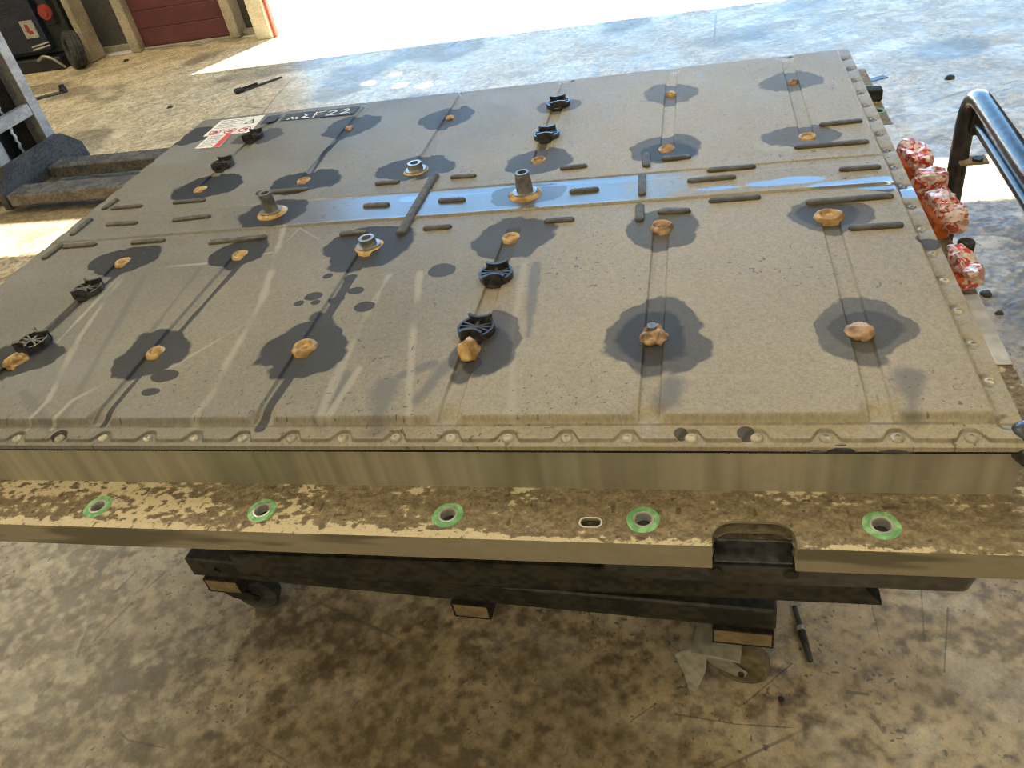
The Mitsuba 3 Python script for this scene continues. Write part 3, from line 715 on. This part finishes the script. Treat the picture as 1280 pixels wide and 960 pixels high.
# stickers at the far left corner
zs = ZT + .0012
def plate(key, poly, h0, h1, m, label=None):
    return add(key, extr(poly, h0, h1), m, label=label)
s1 = Polygon([(-.955, .583), (-.958, .714), (-.805, .721), (-.790, .576)])
k1 = plate(PK + '__warning_sticker', s1, zs, zs + .0006, 'm_white_label', 'white warning sticker with a row of red prohibition signs')
for k, cx in enumerate((-.925, -.873, -.822)):
    c = Point(cx, .607)
    plate(k1 + '__prohibition_sign', unary_union([c.buffer(.020).difference(c.buffer(.0155)), LineString([(cx - .012, .619), (cx + .012, .595)]).buffer(.002)]), zs + .0006, zs + .0009, 'm_red_print')
    plate(k1 + '__pictogram', unary_union([sbox(cx - .008, .600, cx + .006, .606), sbox(cx - .003, .603, cx + .009, .615)]), zs + .0006, zs + .0008, 'm_black_print')
tri = Polygon([(-.850, .655), (-.815, .655), (-.8325, .695)])
plate(k1 + '__warning_triangle', tri.difference(tri.buffer(-.0045)), zs + .0006, zs + .0009, 'm_black_print')
plate(k1 + '__print_line', unary_union([sbox(-.945, yy, -.945 + w, yy + .0045) for yy, w in ((.702, .06), (.690, .07), (.678, .055), (.666, .068), (.654, .06), (.640, .08))]), zs + .0006, zs + .0008, 'm_grey_print')
plate(k1 + '__print_line', unary_union([sbox(-.872, yy, -.858, yy + .004) for yy in (.70, .688, .676, .664)]), zs + .0006, zs + .0008, 'm_grey_print')
s2 = Polygon([(-.931, .487), (-.934, .583), (-.857, .590), (-.843, .479)])
k2 = plate(PK + '__warning_sticker', s2, zs, zs + .0006, 'm_white_label', 'small white text sticker with a red bar')
plate(k2 + '__red_bar', Polygon([(-.868, .482), (-.872, .586), (-.857, .587), (-.845, .481)]), zs + .0006, zs + .0009, 'm_red_print')
plate(k2 + '__print_line', unary_union([sbox(-.922, .495 + .011 * k, -.922 + w, .499 + .011 * k) for k, w in enumerate((.045, .04, .047, .03, .044, .047, .036, .04))]), zs + .0006, zs + .0008, 'm_grey_print')
s3 = Polygon([(-.722, .650), (-.724, .706), (-.475, .706), (-.478, .640)])
k3 = plate(PK + '__dark_sticker', s3, zs, zs + .0005, 'm_dark_label', 'dark glossy strip with scrawled pale handwriting')
s4 = Polygon([(-.785, .640), (-.79, .706), (-.742, .706), (-.742, .655)])
plate(PK + '__dark_sticker', s4, zs, zs + .0005, 'm_dark_label')
strokes = [[(-.700, .655), (-.690, .672), (-.680, .655), (-.672, .668), (-.668, .652)], [(-.655, .690), (-.640, .672), (-.652, .660), (-.630, .655)], [(-.615, .692), (-.612, .652)], [(-.615, .690), (-.585, .692)], [(-.613, .672), (-.592, .673)],
           [(-.572, .684), (-.555, .694), (-.545, .682), (-.570, .655), (-.540, .655)], [(-.528, .684), (-.512, .694), (-.502, .680), (-.525, .656), (-.497, .660)]]
plate(k3 + '__handwriting', unary_union([LineString(s).buffer(.0028) for s in strokes]), zs + .0005, zs + .0008, 'm_chalk')

# orange high-voltage connectors on the end face, wrapped in printed film
def crumpled(sx, sy, sz, seed, amp=.019):
    m = trimesh.creation.icosphere(subdivisions=5)
    v = np.sign(m.vertices) * np.abs(m.vertices) ** .6 * np.array([sx, sy, sz])
    o = np.array([seed * 5.1, seed * 2.2, seed])
    ridged = 1 - 2 * np.abs(meshkit.fbm(v * 42 + o, 3) - .5)
    v = v * (1 + (ridged[:, None] - .7) * amp / max(min(sx, sy, sz), .01))
    return trimesh.Trimesh(v, m.faces, process=False)
for i, (x, y, z, sx, sy, sz, rz) in enumerate(((.968, .200, .668, .024, .050, .030, 6), (.975, .078, .668, .028, .026, .026, -12), (.974, -.050, .670, .024, .056, .030, 8), (.956, -.265, .672, .018, .045, .022, 5))):
    k = add(PK + '__plug_connector', mv(rot(bx(-sx * 1.0, sx * .2, -sy * .9, sy * .9, -sz * 1.0, sz * .45, .006), rz), x, y, z), 'm_orange', label='orange high-voltage plug on the end of the pack')
    add(k + '__protective_film', mv(rot(crumpled(sx * .9, sy, sz * .75, i + 2), rz), x + .008, y, z + .010), 'm_film', 50, label='crumpled red and white printed film over an orange plug')
rib = lathe([(.0001, 0)] + [q for k in range(11) for q in ((.015, .006 * k), (.015, .006 * k + .0035), (.012, .006 * k + .0038), (.012, .006 * k + .0058))] + [(.0001, .066)], 20)
add(PK + '__corrugated_tube', mv(rot(rib, 6, (1, 0, 0)), 1.000, -.140, .598), 'm_rubber', label='short black corrugated tube')
# ------------------------------------------------------------------ wheeled trolley under the pack
TR = 'trolley'
tag(TR, 'black steel wheeled trolley with a tubular push handle carrying the battery pack', 'trolley')
A_TR = -2.86
def tr(m):
    return rot(m, A_TR, at=(0, -.6225, 0))
def hollow(x0, x1, y0, y1, z0, z1, t, ax):
    """a square tube open at both ends, along x or y"""
    if ax == 'x':
        return cat_([bx(x0, x1, y0, y1, z0, z0 + t), bx(x0, x1, y0, y1, z1 - t, z1), bx(x0, x1, y0, y0 + t, z0 + t, z1 - t), bx(x0, x1, y1 - t, y1, z0 + t, z1 - t)])
    return cat_([bx(x0, x1, y0, y1, z0, z0 + t), bx(x0, x1, y0, y1, z1 - t, z1), bx(x0, x0 + t, y0, y1, z0 + t, z1 - t), bx(x1 - t, x1, y0, y1, z0 + t, z1 - t)])
ZB0, ZB1 = .155, .215
hole = cyl((-.555, -.70, .185), (-.555, -.55, .185), .009, 14)
fb = m3.Manifold.cube((1.285, .066, ZB1 - ZB0)).translate((-.635, -.620, ZB0))
fbm_ = bx(-.622, .648, -.6225, -.580, ZB0, ZB1, .004)
fb = m3.Manifold(m3.Mesh(np.array(fbm_.vertices, np.float32), np.array(fbm_.faces, np.uint32))) - m3.Manifold.cylinder(.05, .0095, .0095, 16).rotate((90, 0, 0)).translate((-.545, -.585, .184))
add(TR + '__front_beam', tr(as_tm(fb)), 'm_dusty_steel', label='near bottom beam with dust on top')
add(TR + '__rear_beam', tr(bx(-.635, .650, .56, .626, ZB0, ZB1, .004)), 'm_black_steel')
for x in (-.622, .593):
    add(TR + '__end_beam', tr(bx(x, x + .055, -.580, .56, ZB0, ZB1, .004)), 'm_black_steel')
for x0, x1 in ((-.594, -.506), (.0085, .089), (.534, .645)):
    add(TR + '__cross_tube', tr(hollow(x0, x1, -.630, .60, .110, ZB0 - .0004, .0035, 'y')), 'm_black_steel', label='flat cross tube with an open brown end')
    add(TR + '__tube_plug', tr(bx(x0 + .0035, x1 - .0035, -.6292, -.612, .1135, ZB0 - .0040)), 'm_tube_end', label='brown plug inside a tube end')
# lifting table between the bottom frame and the top channels
for y in (-.44, .44):
    for s in (1, -1):
        c = np.array([0.0, y + s * .022, .285])
        m = bx(-.54, .54, -.015, .015, -.025, .025, .004)
        m = rot(m, s * 6.0, (0, 1, 0))
        add(TR + '__scissor_arm', tr(mv(m, *c)), 'm_black_steel')
    add(TR + '__pivot_pin', tr(cyl((0, y - .05, .285), (0, y + .05, .285), .018, 16)), 'm_dusty_steel')
def channel(x0, x1, y0, y1, z0, z1, t):
    return cat_([bx(x0, x1, y0, y0 + t, z0, z1), bx(x0, x1, y0, y1, z1 - t, z1), bx(x0, x1, y0, y1, z0, z0 + t)])
# near top channel, cut off at a slant at its right end
prof = [(-.36, .338), (.798, .338), (.752, .402), (-.36, .402)]
web = extr(Polygon(prof), 0, .006)
web.apply_transform(np.array([[1, 0, 0, 0], [0, 0, -1, 0], [0, 1, 0, 0], [0, 0, 0, 1]], float))
add(TR + '__top_channel', cat_([mv(web, 0, -.714, 0), bx(-.36, .750, -.714, -.65, .396, .402), bx(-.36, .797, -.720, -.65, .338, .344)]), 'm_dusty_steel', 0, label='black top channel with a slanted cut end')
wb = extr(Polygon([(.798, .338), (.752, .402), (.790, .402)]), 0, .005)
wb.apply_transform(np.array([[1, 0, 0, 0], [0, 0, -1, 0], [0, 1, 0, 0], [0, 0, 0, 1]], float))
add(TR + '__channel_gusset', mv(wb, 0, -.655, 0), 'm_black_steel')
add(TR + '__top_channel', channel(-.36, .735, .60, .66, .338, .402, .006), 'm_black_steel')
for x in (-.36, .0, .66):
    add(TR + '__top_cross_member', bx(x, x + .06, -.65, .60, .345, .40, .003), 'm_black_steel')
add(TR + '__table_plate', bx(-.40, .70, -.60, .56, .403, .4245), 'm_black_steel')
add(TR + '__deck_plate', tr(bx(-.56, .58, -.55, .55, ZB0 + .02, ZB0 + .024)), 'm_black_steel')
# castors
def castor(x, y, yaw, hw, front):
    k = TR + '__castor'
    zt = .110
    def w(m):
        return tr(mv(rot(m, yaw), x, y, 0))
    plate = w(bx(-.045, .045, -.040, .040, zt - .005, zt, .001))
    kk = add(k, plate, front, label='swivel castor under the near right corner' if (x > 0 and y < 0) else 'swivel castor with a rubber wheel')
    add(kk + '__swivel_race', w(cyl((0, 0, zt - .02), (0, 0, zt - .005), .030, 24)), front, 35)
    for s in (-1, 1):
        ch = Polygon([(-.036, .094), (.014, .094), (.044, .064), (.057, .052), (.053, .040), (.036, .038), (-.004, .056)])
        c = extr(ch, -.002, .002)
        c.apply_transform(np.array([[1, 0, 0, 0], [0, 0, -1, 0], [0, 1, 0, 0], [0, 0, 0, 1]], float))
        add(kk + '__fork_cheek', w(mv(c, 0, s * .024, 0)), front)
    r = .0500
    wheel = lathe([(.0001, -.017), (.016, -.019), (.018, -.015), (r * .80, -.015), (r * .86, -.018), (r * .97, -.016), (r, -.010), (r, .010), (r * .97, .016), (r * .86, .018), (r * .80, .015), (.018, .015), (.016, .019), (.0001, .017)], 36)
    wheel = rot(wheel, 90, (1, 0, 0))
    add(kk + '__wheel', w(mv(wheel, .046, 0, r)), hw, 35)
    add(kk + '__axle_bolt', w(mv(rot(cyl((0, 0, -.031), (0, 0, .031), .006, 12), 90, (1, 0, 0)), .046, 0, r)), 'm_dusty_steel', 35)
    return kk, w
c1, w1 = castor(.545, -.622, -6, 'm_wheel_tan', 'm_caster_grey')
ped = Polygon([(-.090, .086), (-.060, .106), (-.030, .100), (-.030, .062), (-.046, .012), (-.060, .014), (-.072, .050)])
pm = extr(ped, -.003, .003)
pm.apply_transform(np.array([[1, 0, 0, 0], [0, 0, -1, 0], [0, 1, 0, 0], [0, 0, 0, 1]], float))
add(c1 + '__brake_pedal', w1(cat_([mv(rot(pm, -22, (1, 0, 0), (0, 0, .1)), .012, -.030, 0)])), 'm_caster_grey', label='pale bent brake pedal')
for x in (-.34, .0, .62):
    for y in (-.52, .0, .48):
        add(TR + '__support_pad', bx(x - .05, x + .05, y - .05, y + .05, .4247, .5735, .004), 'm_black_steel')
castor(-.565, -.580, 8, 'm_rubber', 'm_black_steel')
castor(.560, .52, 40, 'm_rubber', 'm_black_steel')
castor(-.540, .52, -35, 'm_rubber', 'm_black_steel')
# tubular frame of a cart standing at the right end of the pack
CT = 'tube_cart'
tag(CT, 'glossy black bent tube handle frame of a cart standing to the right of the pack', 'cart')
zh = .850
hp = fillet([(1.040, .118, .06), (1.040, .118, zh), (1.030, -.36, zh), (1.70, -.40, zh), (1.70, -.40, .06)], .085, 12)
add(CT + '__handle', sweep(hp, .0180, 20), 'm_gloss_black', True, label='bent glossy black handle tube')
add(CT + '__handle_rail', sweep(fillet([(1.056, .105, .785), (1.047, -.34, .785), (1.70, -.385, .785)], .06, 8), .0125, 14), 'm_gloss_black', True, label='thin rail below the handle tube')
add(CT + '__rail_bracket', bx(1.044, 1.066, .085, .108, .765, .812, .002), 'm_black_steel')
k = add(CT + '__bolt_tab', bx(1.036, 1.088, .085, .120, .702, .708, .001), 'm_tube_end', label='small brown bolted tab on the handle post')
add(k + '__bolt_head', cyl((1.068, .094, .708), (1.068, .094, .714), .010, 6), 'm_dusty_steel')
add(CT + '__foot_beam', bx(1.015, 1.72, .095, .145, .03, .075, .004), 'm_black_steel')
add(CT + '__foot_beam', bx(1.675, 1.725, -.44, .095, .03, .075, .004), 'm_black_steel')
for x, y in ((1.04, .12), (1.70, .12), (1.70, -.40)):
    add(CT + '__foot_pad', cyl((x, y, 0), (x, y, .031), .022, 16), 'm_rubber', 35)

# ------------------------------------------------------------------ pallet stacker at the left
ST = 'pallet_stacker'
tag(ST, 'grey hand pallet stacker at the left with mast, chains and two lowered forks', 'pallet stacker')
for y0, y1 in ((1.852, 1.998), (2.212, 2.352)):
    pts = []
    for x, z0, z1, ya, yb in ((-3.15, .042, .110, y0, y1), (-2.2, .042, .106, y0, y1), (-1.80, .045, .075, y0 + .03, y1 - .03)):
        pts += [(x, ya + .004, z0), (x, yb - .004, z0), (x, ya, z0 + .01), (x, yb, z0 + .01), (x, ya, z1 - .006), (x, yb, z1 - .006), (x, ya + .006, z1), (x, yb - .006, z1)]
    k = add(ST + '__fork', trimesh.convex.convex_hull(np.array(pts)), 'm_fork', label='worn dark steel fork')
    add(k + '__fork_roller', cyl((-1.95, y0 + .04, .034), (-1.95, y1 - .04, .034), .033, 16), 'm_rubber', 35)
def yz(poly, x0, x1):
    m = extr(poly, 0, x1 - x0)
    m.apply_transform(np.array([[0, 0, 1, x0], [1, 0, 0, 0], [0, 1, 0, 0], [0, 0, 0, 1]], float))
    return m
pl = Polygon([(1.865, .025), (1.862, .145), (1.975, .218), (2.45, .218), (2.50, .185), (2.585, .115), (2.60, .028), (2.42, .016), (2.38, .05), (2.05, .05), (2.0, .012)]).buffer(.006).buffer(-.002)
add(ST + '__carriage_plate', yz(pl, -3.215, -3.175), 'm_stacker_dark', label='dark carriage plate with chamfered corners')
for y0, y1 in ((1.985, 2.062), (2.388, 2.465)):
    u = cat_([bx(-3.262, -3.215, y0, y1, .03, 1.75, .003), bx(-3.36, -3.262, y1 - .02 if y0 > 2.2 else y0, y1 if y0 > 2.2 else y0 + .02, .03, 1.75)])
    add(ST + '__mast_upright', u, 'm_stacker_grey', label='grey mast upright')
for z in (.362, .88, 1.66):
    add(ST + '__mast_crossbar', bx(-3.258, -3.218, 2.062, 2.388, z, z + .066, .003), 'm_stacker_grey', label='grey mast crossbar')
add(ST + '__mast_guard', bx(-3.54, -3.52, 1.96, 2.49, .05, 1.70), 'm_void')
for y in (1.93, 2.50):
    add(ST + '__outer_mast_channel', bx(-3.52, -3.38, y - .03, y + .03, .02, 1.80, .004), 'm_stacker_dark')
add(ST + '__lift_cylinder', cyl((-3.36, 2.175, .05), (-3.36, 2.175, 1.6), .026, 20), 'm_stacker_grey', 35)
add(ST + '__base_frame', bx(-3.62, -3.36, 1.88, 2.56, .03, .12, .01), 'm_stacker_dark')
for y in (1.95, 2.48):
    add(ST + '__base_wheel', cyl((-3.55, y - .03, .05), (-3.55, y + .03, .05), .05, 20), 'm_rubber', 35)
lk = rot(lathe([(.0045, -.004), (.0085, -.004), (.0085, .004), (.0045, .004), (.0045, -.004)], 10), 90, (0, 1, 0))
lk.apply_scale([1, 1, 1.5])
lk = mikit.ply(lk, 'm_steel')
for y in (2.115, 2.262):
    k = ST + '__lift_chain' + ('' if y < 2.2 else '_001')
    tag(k, 'bright steel lift chain')
    for q in range(72):
        put(k + '__chain_link', lk, (-3.30 + (.004 if q % 2 else -.004), y, .14 + .0215 * q))

# ------------------------------------------------------------------ machine, tyre and things lying about
MC = 'workshop_machine'
tag(MC, 'dark green and navy workshop machine with a white label in the far left corner', 'machine')
add(MC + '__body', bx(-6.25, -4.93, 5.04, 5.34, .10, 1.5, .03), 'm_machine_green')
add(MC + '__front_panel', bx(-5.62, -5.12, 4.955, 5.045, .16, .80, .012), 'm_navy')
add(MC + '__side_panel', bx(-6.15, -5.68, 4.955, 5.045, .16, 1.0, .012), 'm_machine_green')
add(MC + '__base_skirt', bx(-6.25, -5.06, 4.93, 5.28, .0, .11, .01), 'm_void')
lab = add(MC + '__label', bx(-5.30, -5.165, 4.945, 4.957, .285, .430, .001), 'm_dull_label', label='white label with a red mark')
add(lab + '__red_mark', cat_([bx(-5.262, -5.225, 4.9435, 4.946, .335, .400), bx(-5.25, -5.20, 4.9435, 4.946, .318, .345)]), 'm_dull_red')
add(MC + '__red_disc', cat_([cyl((-4.985, 4.955, .475), (-4.985, 4.93, .475), .062, 28), cyl((-4.985, 4.93, .475), (-4.985, 4.915, .475), .035, 20)]), 'm_dull_red', 35, label='round red disc')
add(MC + '__disc_bracket', bx(-5.04, -4.95, 4.955, 5.045, .36, .66, .01), 'm_void')
for z in (.225, .20):
    add(MC + '__grab_bar', cyl((-5.28, 4.935, z - .01), (-5.08, 4.925, z + .015), .007, 10), 'm_steel', 35)
add(MC + '__hose', sweep(fillet([(-5.28, 4.92, .10), (-5.15, 4.86, .15), (-5.08, 4.88, .11), (-5.03, 4.92, .02)], .04, 8), .012, 10), 'm_caster_grey', True)
for q in range(6):
    add(MC + '__louvre', bx(-5.58, -5.34, 4.948, 4.958, .50 + .04 * q, .515 + .04 * q, .002), 'm_machine_green')
ty = lathe([(.085, -.045), (.10, -.055), (.135, -.055), (.15, -.045), (.155, -.02), (.148, -.016), (.148, -.010), (.155, -.006), (.155, .006), (.148, .010), (.148, .016), (.155, .02), (.15, .045), (.135, .055), (.10, .055), (.085, .045), (.085, -.045)], 40)
ty = rot(rot(ty, 82, (1, 0, 0)), -40)
ty = mv(ty, -4.845, 4.90, .160)
ty.apply_translation([0, 0, .001 - ty.bounds[0][2]])
key = add('rubber_tyre', ty, 'm_rubber', 35, label='small black rubber tyre leaning beside the leftmost pale pillar', cat='tyre')

bar = cat_([bx(-.21, .17, -.030, .030, .001, .014, .002)])
k = 'steel_bar'
tag(k, 'flat dark steel bar with an upright round stop lying on the floor beyond the stacker', 'steel bar')
M_ = lambda m: mv(rot(m, 30), -4.655, 4.085, 0)
add(k + '__strip', M_(bar), 'm_stacker_dark')
add(k + '__end_stop', M_(mv(lathe([(.0001, 0), (.030, 0), (.030, .03), (.022, .045), (.024, .060), (.0001, .066)], 20), .165, 0, .001)), 'm_void', 35)

k = 'trim_strip'
tag(k, 'bent dark plastic trim strip lying on the shop floor beyond the pack', 'trim strip')
pts = []
for t in np.linspace(0, 1, 12):
    wd = .022 * (1 - .7 * t)
    pts.append((t, wd))
poly = Polygon([(.34 * t, w_) for t, w_ in pts] + [(.34 * t, -w_) for t, w_ in pts[::-1]])
M2 = lambda m: mv(rot(m, 46), -2.635, 3.585, 0)
add(k + '__blade', M2(extr(poly, .002, .012)), 'm_stacker_dark')
add(k + '__clip_end', M2(cat_([bx(-.015, .045, -.026, .026, .001, .030, .006), bx(.02, .16, -.004, .004, .010, .028, .002)])), 'm_void')

k = 'steel_rod'
tag(k, 'short dark rod with a pale ring lying under the near right corner of the trolley', 'rod')
add(k + '__shaft', cat_([cyl((.702, -.492, .0075), (.709, -.541, .0075), .0052, 14), cyl((.7105, -.551, .0085), (.721, -.618, .0075), .0080, 14, .0055)]), 'm_rubber', 35)
add(k + '__collar', cyl((.709, -.541, .0085), (.7105, -.551, .0085), .0082, 14), 'm_steel', 35)

# bits of grit and chips on the floor
def chip(seed, r):
    m = lump(r, r * .6, seed, .5, 40 / (r * 40), 2)
    return m
spots = [(1.356, .674, .016, 'm_rubber', 'small dark block on the floor right of the pack'), (1.364, .571, .010, 'm_rubber', 'smaller dark chip on the floor right of the pack'), (-4.407, 4.928, .022, 'm_rubber', 'dark chip on the floor in front of the pale pillars'), (-3.10, 3.448, .020, 'm_rubber', 'dark chip on the bare tan floor beyond the forks'),
         (1.658, 2.508, .022, 'm_rubber', 'dark chip on the bluish floor beyond the bend of the black tube handle'), (.66, -.70, .006, 'm_rubber', 'dark chip on the floor by the near castor')]
for i, (x, y, r, m, lb) in enumerate(spots):
    add('floor_chip', mv(chip(i + 3, r), x, y, r * .02), m, True, label=lb, cat='debris')
add('tape_piece', mv(rot(bx(-.045, .045, -.02, .02, .0005, .003, .001), 25), 1.36, 2.60, 0), 'm_navy', label='small blue tape scrap on the floor behind the far right pack corner', cat='tape')
# ------------------------------------------------------------------ unseen ceiling lamps, several added to brighten dim floor areas
for k, (lx, ly) in enumerate(LAMP_SPOTS):
    key = 'added_lamp' + ('_%03d' % k if k else '')
    tag(key, 'unseen long warm strip lamp added under the workshop ceiling', 'lamp', 'unseen strip lamps added under the ceiling')
    add(key + '__housing', bx(lx - .75, lx + .75, ly - .09, ly + .09, CEIL - .10, CEIL - .03, .01), 'm_lamp_case')
    d = bx(lx - .72, lx + .72, ly - .075, ly + .075, CEIL - .125, CEIL - .102)
    scene[key + '__diffuser'] = mikit.ply(d, 'm_lamp_case', emitter={'type': 'area', 'radiance': {'type': 'rgb', 'value': list(LAMP)}})
    for s in (-.5, .5):
        add(key + '__hanger', cyl((lx + s, ly, CEIL - .04), (lx + s, ly, CEIL), .006, 8), 'm_lamp_case')
